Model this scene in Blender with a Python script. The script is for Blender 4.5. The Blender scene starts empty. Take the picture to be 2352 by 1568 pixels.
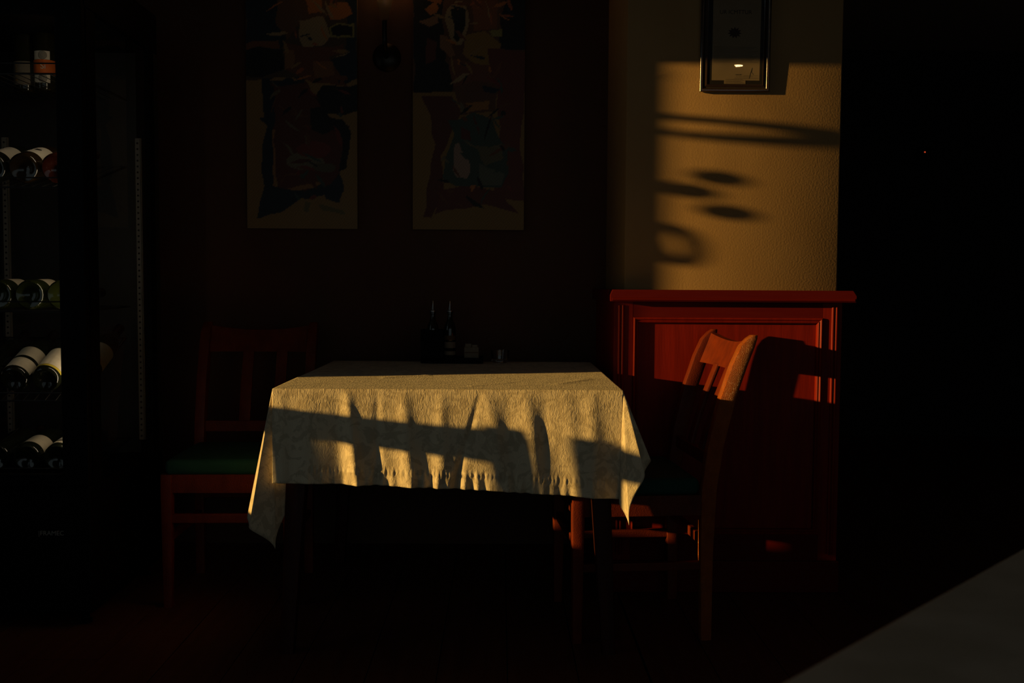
import bpy, bmesh, math, random
from mathutils import Vector, Matrix, Euler
R = math.radians
random.seed(4)
scn = bpy.context.scene
C = scn.collection

# ------------------------------------------------------------------ camera, world, sun, exposure
cam_d = bpy.data.cameras.new('camera'); cam = bpy.data.objects.new('camera', cam_d); C.objects.link(cam)
cam_d.lens = 35; cam_d.sensor_width = 36; cam_d.clip_start = 0.05
_F = 2352 * 35 / 36
_yaw, _pit, _rol = math.atan(26 / _F), math.atan(129 / _F), R(0.35)
_f = Vector((math.sin(_yaw) * math.cos(_pit), math.cos(_yaw) * math.cos(_pit), -math.sin(_pit)))
_r = Vector((math.cos(_yaw), -math.sin(_yaw), 0)); _u = _r.cross(_f)
_r2 = _r * math.cos(_rol) + _u * math.sin(_rol); _u2 = _u * math.cos(_rol) - _r * math.sin(_rol)
cam.matrix_world = Matrix(((_r2.x, _u2.x, -_f.x, 0), (_r2.y, _u2.y, -_f.y, 0), (_r2.z, _u2.z, -_f.z, 1.05), (0, 0, 0, 1)))
cam_d.dof.use_dof = True; cam_d.dof.focus_distance = 3.0; cam_d.dof.aperture_fstop = 5.6
scn.camera = cam

w = bpy.data.worlds.new('dusk_sky'); scn.world = w; w.use_nodes = True
bg = w.node_tree.nodes['Background']
bg.inputs[0].default_value = (0.78, 0.96, 1.0, 1); bg.inputs[1].default_value = 0.19

AZ, EL = R(14.2), math.atan(0.127)
sun_d = bpy.data.lights.new('low_sun', 'SUN'); sun = bpy.data.objects.new('low_sun', sun_d); C.objects.link(sun)
sd = Vector((math.cos(EL) * math.cos(AZ), math.cos(EL) * math.sin(AZ), -math.sin(EL)))
sun.rotation_euler = sd.to_track_quat('-Z', 'Y').to_euler()
sun.location = (-6, 1.5, 2.2)
sun_d.energy = 4.95; sun_d.color = (1.0, 0.595, 0.158); sun_d.angle = R(0.55)

vs = scn.view_settings
scn.display_settings.display_device = 'sRGB'
vs.view_transform = 'Standard'; vs.look = 'None'; vs.exposure = 0.0; vs.gamma = 1.0; vs.use_curve_mapping = False

# ------------------------------------------------------------------ helpers
def mat(name, col, rough=0.5, metal=0.0, bump=0.0, bscale=60.0, stretch=(1, 1, 1), var=None, vscale=8.0, coat=0.0,
        emit=None, estr=0.0, spec=0.5, detail=4.0, rvar=0.0, trans=0.0, ior=1.45):
    m = bpy.data.materials.new(name); m.use_nodes = True
    nt = m.node_tree; b = nt.nodes['Principled BSDF']
    b.inputs['Base Color'].default_value = (*col, 1); b.inputs['Roughness'].default_value = rough
    b.inputs['Metallic'].default_value = metal; b.inputs['Coat Weight'].default_value = coat
    b.inputs['Specular IOR Level'].default_value = spec; b.inputs['Coat Roughness'].default_value = 0.15
    b.inputs['Transmission Weight'].default_value = trans; b.inputs['IOR'].default_value = ior
    if emit:
        b.inputs['Emission Color'].default_value = (*emit, 1); b.inputs['Emission Strength'].default_value = estr
    if bump or var or rvar:
        tc = nt.nodes.new('ShaderNodeTexCoord'); mp = nt.nodes.new('ShaderNodeMapping')
        mp.inputs['Scale'].default_value = stretch; nt.links.new(tc.outputs['Object'], mp.inputs['Vector'])
    if bump:
        n = nt.nodes.new('ShaderNodeTexNoise'); n.inputs['Scale'].default_value = bscale; n.inputs['Detail'].default_value = detail
        nt.links.new(mp.outputs[0], n.inputs['Vector'])
        bp = nt.nodes.new('ShaderNodeBump'); bp.inputs['Strength'].default_value = 1.0; bp.inputs['Distance'].default_value = bump
        nt.links.new(n.outputs['Fac'], bp.inputs['Height']); nt.links.new(bp.outputs[0], b.inputs['Normal'])
    if var or rvar:
        n2 = nt.nodes.new('ShaderNodeTexNoise'); n2.inputs['Scale'].default_value = vscale; n2.inputs['Detail'].default_value = 5
        nt.links.new(mp.outputs[0], n2.inputs['Vector'])
        rp = nt.nodes.new('ShaderNodeValToRGB'); rp.color_ramp.elements[0].position = 0.35; rp.color_ramp.elements[1].position = 0.65
        nt.links.new(n2.outputs['Fac'], rp.inputs['Fac'])
        if var:
            rp.color_ramp.elements[0].color = (*col, 1); rp.color_ramp.elements[1].color = (*var, 1)
            nt.links.new(rp.outputs['Color'], b.inputs['Base Color'])
        if rvar:
            mr = nt.nodes.new('ShaderNodeMapRange'); mr.inputs['To Min'].default_value = rough; mr.inputs['To Max'].default_value = rough + rvar
            nt.links.new(n2.outputs['Fac'], mr.inputs['Value']); nt.links.new(mr.outputs[0], b.inputs['Roughness'])
    return m

class MB:
    """collects shapes of ONE piece and links them as one mesh object"""
    def __init__(s): s.b = bmesh.new()
    def box(s, x0, x1, y0, y1, z0, z1, bev=0.0, M=None):
        t = bmesh.new(); bmesh.ops.create_cube(t, size=1.0)
        bmesh.ops.scale(t, vec=(x1 - x0, y1 - y0, z1 - z0), verts=t.verts)
        if bev: bmesh.ops.bevel(t, geom=t.edges[:], offset=bev, segments=2, affect='EDGES', profile=0.5)
        bmesh.ops.translate(t, vec=((x0 + x1) / 2, (y0 + y1) / 2, (z0 + z1) / 2), verts=t.verts)
        return s.add(t, M)
    def add(s, t, M=None):
        if M is not None: bmesh.ops.transform(t, matrix=M, verts=t.verts)
        me = bpy.data.meshes.new('tmp'); t.to_mesh(me); t.free(); s.b.from_mesh(me); bpy.data.meshes.remove(me); return s
    def quadmesh(s, verts, faces, M=None):
        t = bmesh.new(); vv = [t.verts.new(v) for v in verts]
        for f in faces: t.faces.new([vv[i] for i in f])
        bmesh.ops.recalc_face_normals(t, faces=t.faces[:])
        return s.add(t, M)
    def lathe(s, prof, n=28, M=None, a0=0.0, a1=2 * math.pi):
        closed = abs(a1 - a0 - 2 * math.pi) < 1e-6; k = n if closed else n + 1
        V, Fc = [], []
        for i in range(k):
            a = a0 + (a1 - a0) * i / n
            for r, z in prof: V.append((r * math.cos(a), r * math.sin(a), z))
        m = len(prof)
        for i in range(n):
            j = (i + 1) % k
            for q in range(m - 1): Fc.append((i * m + q, j * m + q, j * m + q + 1, i * m + q + 1))
        t = bmesh.new(); vv = [t.verts.new(v) for v in V]
        for f in Fc: t.faces.new([vv[i] for i in f])
        bmesh.ops.remove_doubles(t, verts=t.verts[:], dist=1e-6)
        bmesh.ops.recalc_face_normals(t, faces=t.faces[:])
        return s.add(t, M)
    def tube(s, pts, r, n=8, M=None, closed=False):
        pts = [Vector(p) for p in pts]; V, Fc = [], []; N = len(pts); up = Vector((0.123, 0.31, 0.94))
        for i, p in enumerate(pts):
            a = pts[(i - 1) % N] if (closed or i) else p; c = pts[(i + 1) % N] if (closed or i < N - 1) else p
            d = (c - a).normalized(); x = d.cross(up)
            if x.length < 0.05: x = d.cross(Vector((1, 0, 0)))
            x.normalize(); y = d.cross(x); rr = r[i] if isinstance(r, (list, tuple)) else r
            for k in range(n):
                t = 2 * math.pi * k / n; V.append(p + x * rr * math.cos(t) + y * rr * math.sin(t))
        for i in range(N if closed else N - 1):
            j = (i + 1) % N
            for k in range(n): Fc.append((i * n + k, i * n + (k + 1) % n, j * n + (k + 1) % n, j * n + k))
        if not closed: Fc += [tuple(range(n))[::-1], tuple((N - 1) * n + k for k in range(n))]
        return s.quadmesh(V, Fc, M)
    def sweep_rect(s, secs, M=None):
        """secs: list of (cx,cy,z,hx,hy) rectangular sections stacked into a tapering, bending bar"""
        V, Fc = [], []
        for cx, cy, z, hx, hy in secs: V += [(cx - hx, cy - hy, z), (cx + hx, cy - hy, z), (cx + hx, cy + hy, z), (cx - hx, cy + hy, z)]
        for i in range(len(secs) - 1):
            a = i * 4
            for k in range(4): Fc.append((a + k, a + (k + 1) % 4, a + 4 + (k + 1) % 4, a + 4 + k))
        Fc += [(3, 2, 1, 0), tuple(len(V) - 4 + k for k in range(4))]
        t = bmesh.new(); vv = [t.verts.new(v) for v in V]
        for f in Fc: t.faces.new([vv[i] for i in f])
        bmesh.ops.recalc_face_normals(t, faces=t.faces[:])
        ed = [e for e in t.edges if abs((e.verts[0].co - e.verts[1].co).normalized().z) > 0.5]
        bmesh.ops.bevel(t, geom=ed, offset=0.004, segments=2, affect='EDGES', profile=0.5)
        return s.add(t, M)
    def prism(s, poly, d0, d1, axis='y', M=None):
        P = (lambda a, b, d: (a, d, b)) if axis == 'y' else (lambda a, b, d: (d, a, b)) if axis == 'x' else (lambda a, b, d: (a, b, d))
        n = len(poly)
        return s.quadmesh([P(a, b, d0) for a, b in poly] + [P(a, b, d1) for a, b in poly],
                          [tuple(range(n)), tuple(range(2 * n - 1, n - 1, -1))] + [(i, (i + 1) % n, n + (i + 1) % n, n + i) for i in range(n)], M)
    def mould(s, x0, x1, z0, z1, y, prof, M=None):
        """mitred rectangular moulding in the XZ plane, profile (inset, proud towards -Y)"""
        V, Fc = [], []; m = len(prof)
        for cx, cz, sx, sz in ((x0, z0, 1, 1), (x1, z0, -1, 1), (x1, z1, -1, -1), (x0, z1, 1, -1)):
            for u, v in prof: V.append((cx + sx * u, y - v, cz + sz * u))
        for i in range(4):
            j = (i + 1) % 4
            for q in range(m - 1): Fc.append((i * m + q, j * m + q, j * m + q + 1, i * m + q + 1))
        return s.quadmesh(V, Fc, M)
    def build(s, name, m, parent=None, smooth=False, loc=None, rot=None):
        me = bpy.data.meshes.new(name); s.b.to_mesh(me); s.b.free()
        if m: me.materials.append(m)
        if smooth:
            me.polygons.foreach_set('use_smooth', [True] * len(me.polygons))
            me.set_sharp_from_angle(angle=R(smooth if smooth > 1 else 40))
        o = bpy.data.objects.new(name, me); C.objects.link(o)
        if parent: o.parent = parent
        if loc: o.location = loc
        if rot: o.rotation_euler = rot
        return o

def tag(o, label=None, cat=None, group=None, kind=None):
    if label: o['label'] = label
    if cat: o['category'] = cat
    if group: o['group'] = group
    if kind: o['kind'] = kind
    return o
def empty(name, loc=(0, 0, 0), rot=(0, 0, 0), label=None, cat=None, group=None, kind=None):
    o = bpy.data.objects.new(name, None); C.objects.link(o); o.location = loc; o.rotation_euler = rot; o.empty_display_size = 0.05
    return tag(o, label, cat, group, kind)
def copy_tree(o, parent=None):
    c = o.copy(); C.objects.link(c)
    if parent: c.parent = parent
    for ch in [x for x in o.children]: copy_tree(ch, c)
    return c
def struct(mb, name, m, smooth=False): return tag(mb.build(name, m, smooth=smooth), kind='structure')
def text_mesh(txt, size, m, name, parent, loc, rot, ext=0.0004):
    cu = bpy.data.curves.new('t', 'FONT'); cu.body = txt; cu.size = size; cu.extrude = ext; cu.align_x = 'CENTER'; cu.align_y = 'CENTER'
    o = bpy.data.objects.new('t', cu); C.objects.link(o)
    dg = bpy.context.evaluated_depsgraph_get(); me = bpy.data.meshes.new_from_object(o.evaluated_get(dg)); bpy.data.objects.remove(o)
    me.name = name; me.materials.clear(); me.materials.append(m)
    q = bpy.data.objects.new(name, me); C.objects.link(q); q.parent = parent; q.location = loc; q.rotation_euler = rot
    return q

# ------------------------------------------------------------------ materials
M_wall = mat('oxblood_plaster', (0.10, 0.034, 0.018), 0.75, bump=0.002, bscale=25, var=(0.075, 0.036, 0.016), vscale=2.5)
M_dark = mat('dark_wall', (0.012, 0.010, 0.009), 0.8, bump=0.001, bscale=40)
M_ceil = mat('ceiling_paint', (0.34, 0.31, 0.27), 0.8, bump=0.001, bscale=40)
M_plaster = mat('tan_painted_plaster', (0.35, 0.215, 0.085), 0.75, bump=0.0007, bscale=150, var=(0.325, 0.195, 0.073), vscale=5, detail=6)
M_mahog = mat('mahogany_panelling', (0.22, 0.0125, 0.002), 0.45, bump=0.0003, bscale=40, stretch=(6, 6, 0.5), var=(0.17, 0.010, 0.002), vscale=12, coat=0.0, spec=0.15)
M_mahogx = mat('mahogany_rail', (0.10, 0.005, 0.002), 0.45, bump=0.0003, bscale=40, stretch=(0.5, 6, 6), var=(0.11, 0.007, 0.0025), vscale=12, coat=0.0, spec=0.12)
M_chair = mat('varnished_cherry', (0.155, 0.022, 0.004), 0.34, bump=0.0008, bscale=420, stretch=(1, 1, 0.6), var=(0.110, 0.015, 0.003), vscale=30, coat=0.0, spec=0.3, detail=2, rvar=0.2)
M_post_lit = mat('sunlit_gold_post', (0.44, 0.108, 0.011), 0.16, bump=0.0040, bscale=560, stretch=(1, 1, 0.8), var=(0.34, 0.078, 0.009), vscale=40, coat=0.0, spec=0.6, detail=2)  # cherry post coloured brighter gold to stand in for grazing sun glitter
M_table = mat('dark_red_table_wood', (0.05, 0.009, 0.004), 0.45, bump=0.0003, bscale=60, stretch=(5, 5, 0.4), var=(0.035, 0.007, 0.003), vscale=14, spec=0.25)
M_green = mat('bottle_green_cushion', (0.006, 0.070, 0.050), 0.8, bump=0.0006, bscale=500, var=(0.005, 0.058, 0.042), vscale=20)
M_floor = mat('dark_red_floorboard', (0.13, 0.044, 0.020), 0.42, bump=0.0004, bscale=30, stretch=(8, 0.6, 8), var=(0.09, 0.029, 0.014), vscale=5, spec=0.3)
M_joint = mat('floor_joint', (0.008, 0.005, 0.004), 0.9, bump=0.0003)
M_black = mat('black_enamel', (0.003, 0.003, 0.003), 0.6, bump=0.0002, bscale=80, spec=0.08)
M_inner = mat('cooler_interior', (0.012, 0.012, 0.011), 0.6, bump=0.0002)
M_wire = mat('black_wire', (0.012, 0.012, 0.012), 0.4, metal=0.3, bump=0.0001)
M_strip = mat('zinc_strip', (0.16, 0.155, 0.14), 0.6, metal=0.2, bump=0.0001)
M_slot = mat('slot_black', (0.004, 0.004, 0.004), 0.9, bump=0.0001)
M_glass = mat('clear_glass', (1, 1, 1), 0.0, trans=1.0, rvar=0.004, vscale=2)
def pane(name, tint=0.97, haze=0.0, hazecol=(.5, .45, .4)):
    m = bpy.data.materials.new(name); m.use_nodes = True; nt = m.node_tree; N = nt.nodes.new; L = nt.links.new
    nt.nodes.remove(nt.nodes['Principled BSDF']); out = nt.nodes['Material Output']
    tr = N('ShaderNodeBsdfTransparent'); tr.inputs[0].default_value = (tint, tint, tint, 1)
    gl = N('ShaderNodeBsdfGlossy'); gl.inputs['Roughness'].default_value = 0.01; fz = N('ShaderNodeFresnel'); fz.inputs[0].default_value = 1.45
    mx = N('ShaderNodeMixShader'); ge = N('ShaderNodeNewGeometry'); sub = N('ShaderNodeMath'); sub.operation = 'SUBTRACT'; sub.use_clamp = True; L(fz.outputs[0], sub.inputs[0]); L(ge.outputs['Backfacing'], sub.inputs[1]); L(sub.outputs[0], mx.inputs[0]); L(tr.outputs[0], mx.inputs[1]); L(gl.outputs[0], mx.inputs[2]); last = mx
    if haze:
        df = N('ShaderNodeBsdfTranslucent'); df.inputs[0].default_value = (*hazecol, 1); m2 = N('ShaderNodeMixShader'); m2.inputs[0].default_value = haze
        L(mx.outputs[0], m2.inputs[1]); L(df.outputs[0], m2.inputs[2]); last = m2
    L(last.outputs[0], out.inputs[0]); return m
M_pane = pane('thin_pane')
M_led = mat('led_white', (0.9, 0.85, 0.75), 0.4, emit=(1.0, 0.86, 0.66), estr=9.0, bump=0.0001)
M_logo = mat('silver_letters', (0.30, 0.295, 0.28), 0.5, bump=0.0001)
M_cream = mat('cream_label', (0.62, 0.54, 0.40), 0.7, var=(0.56, 0.48, 0.35), vscale=60)
M_cream2 = mat('white_label', (0.66, 0.60, 0.50), 0.7, var=(0.60, 0.55, 0.44), vscale=60)
M_ochre = mat('yellow_band', (0.55, 0.42, 0.04), 0.7, var=(0.50, 0.36, 0.03), vscale=60)
M_ink = mat('label_ink', (0.02, 0.018, 0.015), 0.8, bump=0.00005)
M_brown_l = mat('brown_label_band', (0.10, 0.055, 0.02), 0.7, var=(0.08, 0.04, 0.015), vscale=40)
M_grey_l = mat('grey_brown_label', (0.20, 0.165, 0.12), 0.7, var=(0.17, 0.14, 0.10), vscale=40)
M_dim_l = mat('dimmed_label', (0.16, 0.15, 0.12), 0.8, var=(0.13, 0.12, 0.10), vscale=40)  # pale label with the dimness behind the side glass put into its colour
M_orange = mat('orange_label', (0.62, 0.14, 0.015), 0.6, var=(0.52, 0.10, 0.012), vscale=40)
M_gold = mat('gold_print', (0.55, 0.36, 0.06), 0.4, metal=0.6, bump=0.00005)
M_bdark = mat('dark_bottle_glass', (0.010, 0.012, 0.006), 0.06, rvar=0.04, vscale=30, coat=0.3)
M_bamber = mat('amber_bottle_glass', (0.026, 0.015, 0.005), 0.06, rvar=0.04, vscale=30, coat=0.3)
M_bgreen = mat('green_bottle_glass', (0.020, 0.026, 0.004), 0.06, rvar=0.04, vscale=30, coat=0.3)
M_bred = mat('rose_bottle_glass', (0.045, 0.009, 0.004), 0.06, rvar=0.04, vscale=30, coat=0.3)
M_bclear = mat('pale_olive_bottle_glass', (0.016, 0.015, 0.006), 0.06, rvar=0.04, vscale=30, coat=0.3)
M_foil = mat('foil_capsule', (0.03, 0.02, 0.02), 0.35, metal=0.5, bump=0.0001)
M_bronze = mat('dark_lacquer_frame', (0.030, 0.017, 0.010), 0.16, rvar=0.06, vscale=30, coat=0.6, spec=0.8)
M_mount = mat('black_mount', (0.012, 0.009, 0.007), 0.8, bump=0.0001)
M_paper = mat('certificate_paper', (0.27, 0.20, 0.12), 0.8, var=(0.24, 0.18, 0.105), vscale=20)
M_metal = mat('dark_bronze_metal', (0.03, 0.024, 0.02), 0.35, metal=0.8, bump=0.0001)
M_steel = mat('steel', (0.30, 0.30, 0.30), 0.35, metal=1.0, bump=0.0001)
M_shade = pane('frosted_shade', 0.85, 0.4, (.5, .42, .32))
M_bulb = mat('warm_bulb', (0.9, 0.7, 0.4), 0.5, emit=(1.0, 0.62, 0.25), estr=130.0, bump=0.0001)
M_stone = mat('mottled_stone_top', (0.66, 0.60, 0.50), 0.55, bump=0.0008, bscale=120, var=(0.54, 0.49, 0.39), vscale=14)
M_red = mat('red_standby', (0.5, 0.02, 0.01), 0.4, emit=(1.0, 0.10, 0.03), estr=0.9, bump=0.0001)

def cloth_material():
    m = bpy.data.materials.new('damask_tablecloth'); m.use_nodes = True; nt = m.node_tree; N = nt.nodes.new; L = nt.links.new
    b = nt.nodes['Principled BSDF']; b.inputs['Roughness'].default_value = 0.62; b.inputs['Specular IOR Level'].default_value = 0.35
    b.inputs['Sheen Weight'].default_value = 0.10
    uv = N('ShaderNodeUVMap'); uv.uv_map = 'UVMap'
    # woven damask figures: two tones
    mpd = N('ShaderNodeMapping'); mpd.inputs['Scale'].default_value = (1, 1, 1); L(uv.outputs[0], mpd.inputs['Vector'])
    dn = N('ShaderNodeTexNoise'); dn.inputs['Scale'].default_value = 24; dn.inputs['Detail'].default_value = 3; dn.inputs['Distortion'].default_value = 1.6
    L(mpd.outputs[0], dn.inputs['Vector'])
    rp = N('ShaderNodeValToRGB'); rp.color_ramp.elements[0].position = 0.44; rp.color_ramp.elements[1].position = 0.52
    rp.color_ramp.elements[0].color = (0.575, 0.478, 0.315, 1); rp.color_ramp.elements[1].color = (0.74, 0.628, 0.43, 1)
    L(dn.outputs['Fac'], rp.inputs['Fac']); L(rp.outputs['Color'], b.inputs['Base Color'])
    # crinkle, long in the fall of the cloth
    mpc = N('ShaderNodeMapping'); mpc.inputs['Scale'].default_value = (1, 0.38, 1); L(uv.outputs[0], mpc.inputs['Vector'])
    cn = N('ShaderNodeTexNoise'); cn.inputs['Scale'].default_value = 175; cn.inputs['Detail'].default_value = 4; cn.inputs['Distortion'].default_value = 1.0
    L(mpc.outputs[0], cn.inputs['Vector'])
    fn = N('ShaderNodeTexNoise'); fn.inputs['Scale'].default_value = 520; fn.inputs['Detail'].default_value = 2; L(uv.outputs[0], fn.inputs['Vector'])
    b0 = N('ShaderNodeBump'); b0.inputs['Strength'].default_value = 1; b0.inputs['Distance'].default_value = 0.0017; L(cn.outputs['Fac'], b0.inputs['Height'])
    b1 = N('ShaderNodeBump'); b1.inputs['Strength'].default_value = 1; b1.inputs['Distance'].default_value = 0.00035; L(fn.outputs['Fac'], b1.inputs['Height']); L(b0.outputs[0], b1.inputs['Normal'])
    b2 = N('ShaderNodeBump'); b2.inputs['Strength'].default_value = 1; b2.inputs['Distance'].default_value = 0.0008; L(rp.outputs['Color'], b2.inputs['Height']); L(b1.outputs[0], b2.inputs['Normal'])
    L(b2.outputs[0], b.inputs['Normal'])
    return m
M_cloth = cloth_material()

# ------------------------------------------------------------------ room shell
X0, X1, Y0, Y1, ZC = -2.6, 4.6, -2.6, 4.0, 2.7
JAMB, SILL, HEAD, NEAR = 2.597, 0.585, 2.60, 0.90
fl = struct(MB().box(X0 - 0.2, X1 + 0.1, Y0 - 0.2, 7.1, -0.06, -0.012), 'floor', M_joint)
xs = [X0]
while xs[-1] < X1: xs.append(0.403 - 0.19 * 16 if len(xs) == 1 else xs[-1] + 0.19)
xs = [x for x in [0.403 + 0.19 * k for k in range(-15, 22)]]
protos = {}
for i, x in enumerate(xs):
    y = Y0 - (i * 0.71) % 1.3
    while y < 7.0:
        L_ = min(1.9, 7.0 - y)
        if L_ < 0.25: break
        ya = max(y, Y0); L_ -= ya - y; y = ya
        if L_ < 0.15: y += L_; continue
        a = MB().box(x + 0.0015 if abs(x - 0.403) > 1e-3 else x + 0.006, x + 0.1885, y + 0.001, y + L_ - 0.001, -0.012, 0.0 if (i * 7 + int(y * 3)) % 3 else -0.0006, bev=0.0)
        a.build('floor_plank', M_floor, fl)
        y += L_
struct(MB().box(X0 - 0.2, X1 + 0.1, Y0 - 0.2, 7.1, ZC, ZC + 0.1), 'ceiling', M_ceil)
struct(MB().box(X0, 0.5, Y1, Y1 + 0.1, -0.06, ZC), 'wall_back', M_wall)
b = MB().box(X0 - 0.2, X0, JAMB, 7.1, 0, ZC).box(X0 - 0.2, X0, Y0, NEAR, 0, ZC).box(X0 - 0.2, X0, NEAR, JAMB, 0, SILL).box(X0 - 0.2, X0, NEAR, JAMB, HEAD, ZC)
struct(b, 'wall_left', M_dark)
b = MB().box(X0 - 0.2, -2.2, Y0 - 0.2, Y0, 0, ZC).box(3.4, X1 + 0.1, Y0 - 0.2, Y0, 0, ZC).box(-2.2, 3.4, Y0 - 0.2, Y0, 0, 0.3).box(-2.2, 3.4, Y0 - 0.2, Y0, 2.25, ZC)
struct(b, 'wall_front', M_dark)
struct(MB().box(X1, X1 + 0.1, Y0, 7.0, -0.06, ZC), 'wall_right', M_dark)
struct(MB().box(1.0, X1, 7.0, 7.1, -0.06, ZC), 'wall_far', M_dark)
struct(MB().box(0.9, 1.0, Y1, 7.1, -0.06, ZC), 'wall_side', M_dark)
b = MB().box(X0 - 0.14, X0 - 0.06, NEAR, NEAR + 0.05, SILL, HEAD).box(X0 - 0.14, X0 - 0.06, NEAR, JAMB, SILL, SILL + 0.04).box(X0 - 0.14, X0 - 0.06, NEAR, JAMB, HEAD - 0.05, HEAD)
wf = empty('window_1', (0, 0, 0), kind='structure'); b.build('window_frame', M_metal, wf)
struct(MB().box(X0, 0.9, 2.76, 2.92, 2.128, ZC), 'shade_bulkhead', M_ceil)          # unseen bulkhead, added to shade the top of the pillar

# pillar with panelled mahogany wainscot
PX0, PX1, PY = 0.421, 1.150, 3.40
struct(MB().box(PX0, PX1, PY, Y1 + 0.02, 1.0, ZC, bev=0.004), 'wall_pillar', M_plaster, 50)
wa = empty('trim_2', (0, 0, 0), kind='structure')
WX0, WX1, WY = 0.383, 1.160, 3.370
MB().box(WX0, WX1, WY + 0.014, Y1 + 0.02, 0, 1.0).build('panel_core', M_mahog, wa)
st, rt, rb = 0.066, 0.945, 0.20
for a, c in ((WX0, WX0 + st), (WX1 - st, WX1)):
    MB().box(a, c, WY, WY + 0.02, 0.0, 0.999, bev=0.002).build('stile', M_mahog, wa)
MB().box(WX0 + st, WX1 - st, WY, WY + 0.02, rt, 0.999).build('top_rail', M_mahogx, wa)
MB().box(WX0 + st, WX1 - st, WY, WY + 0.02, 0.10, rb).build('bottom_rail', M_mahogx, wa)
MB().mould(WX0 + st, WX1 - st, rb, rt, WY, [(0, -0.001), (0.001, 0.005), (0.005, 0.007), (0.009, 0.004), (0.011, 0.001), (0.014, 0.004), (0.018, 0.001), (0.0195, -0.012), (0.022, -0.014)]).build('panel_moulding', M_mahog, wa, 30)
MB().box(WX0 + st + 0.02, WX1 - st - 0.02, WY + 0.011, WY + 0.02, rb + 0.02, rt - 0.02).build('panel', M_mahog, wa)
for bx in (WX0 + 0.019, WX0 + 0.031, WX1 - 0.031, WX1 - 0.019):
    MB().tube([(bx, WY + 0.0005, 0.13), (bx, WY + 0.0005, 0.985)], 0.0055, 12).build('bead', M_mahog, wa, 50)
MB().box(WX0 - 0.006, WX1 + 0.006, WY - 0.012, WY + 0.02, 0, 0.11, bev=0.004).build('skirting', M_mahogx, wa)
MB().prism([(WX0 - 0.016, 0.999), (WX1 + 0.033, 0.999), (WX1 + 0.034, 1.020), (WX1 + 0.022, 1.038), (WX0 - 0.008, 1.038), (WX0 - 0.016, 1.020)], 3.332, 3.42).build('cap_rail', M_mahogx, wa)
MB().box(WX0 - 0.016, 0.45, 3.42, Y1, 0.999, 1.038).build('cap_rail', M_mahogx, wa)
MB().tube([(WX0 - 0.010, 3.333, 1.006), (WX1 + 0.028, 3.333, 1.006)], 0.006, 10).build('cap_bead', M_mahogx, wa, 50)

# ------------------------------------------------------------------ square table with splayed legs
TX0, TX1, TY0, TY1, TZ = -0.632, 0.341, 2.755, 3.775, 0.757
tb = empty('dining_table', ((TX0 + TX1) / 2, (TY0 + TY1) / 2, 0), label='dark wooden table with splayed tapering legs under the damask tablecloth', cat='table')
cx, cy = (TX0 + TX1) / 2, (TY0 + TY1) / 2
hw, hd = (TX1 - TX0) / 2, (TY1 - TY0) / 2
MB().box(-hw + 0.004, hw - 0.004, -hd + 0.004, hd - 0.004, 0.725, TZ - 0.001, bev=0.006).build('tabletop', M_table, tb)
for sx, sy in ((-1, -1), (1, -1), (-1, 1), (1, 1)):
    MB().sweep_rect([(sx * (hw - 0.058), sy * (hd - 0.075), 0.724, 0.030, 0.030), (sx * (hw - 0.060), sy * (hd - 0.072), 0.60, 0.030, 0.030),
                     (sx * (hw - 0.028), sy * (hd - 0.045), 0.0, 0.019, 0.019)]).build('leg', M_table, tb, 30)
MB().box(-hw + 0.09, hw - 0.09, -hd + 0.07, -hd + 0.092, 0.645, 0.725).build('apron', M_table, tb)
MB().box(-hw + 0.09, hw - 0.09, hd - 0.092, hd - 0.07, 0.645, 0.725).build('apron', M_table, tb)
MB().box(-hw + 0.055, -hw + 0.077, -hd + 0.1, hd - 0.1, 0.645, 0.725).build('apron', M_table, tb)
MB().box(hw - 0.077, hw - 0.055, -hd + 0.1, hd - 0.1, 0.645, 0.725).build('apron', M_table, tb)

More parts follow.
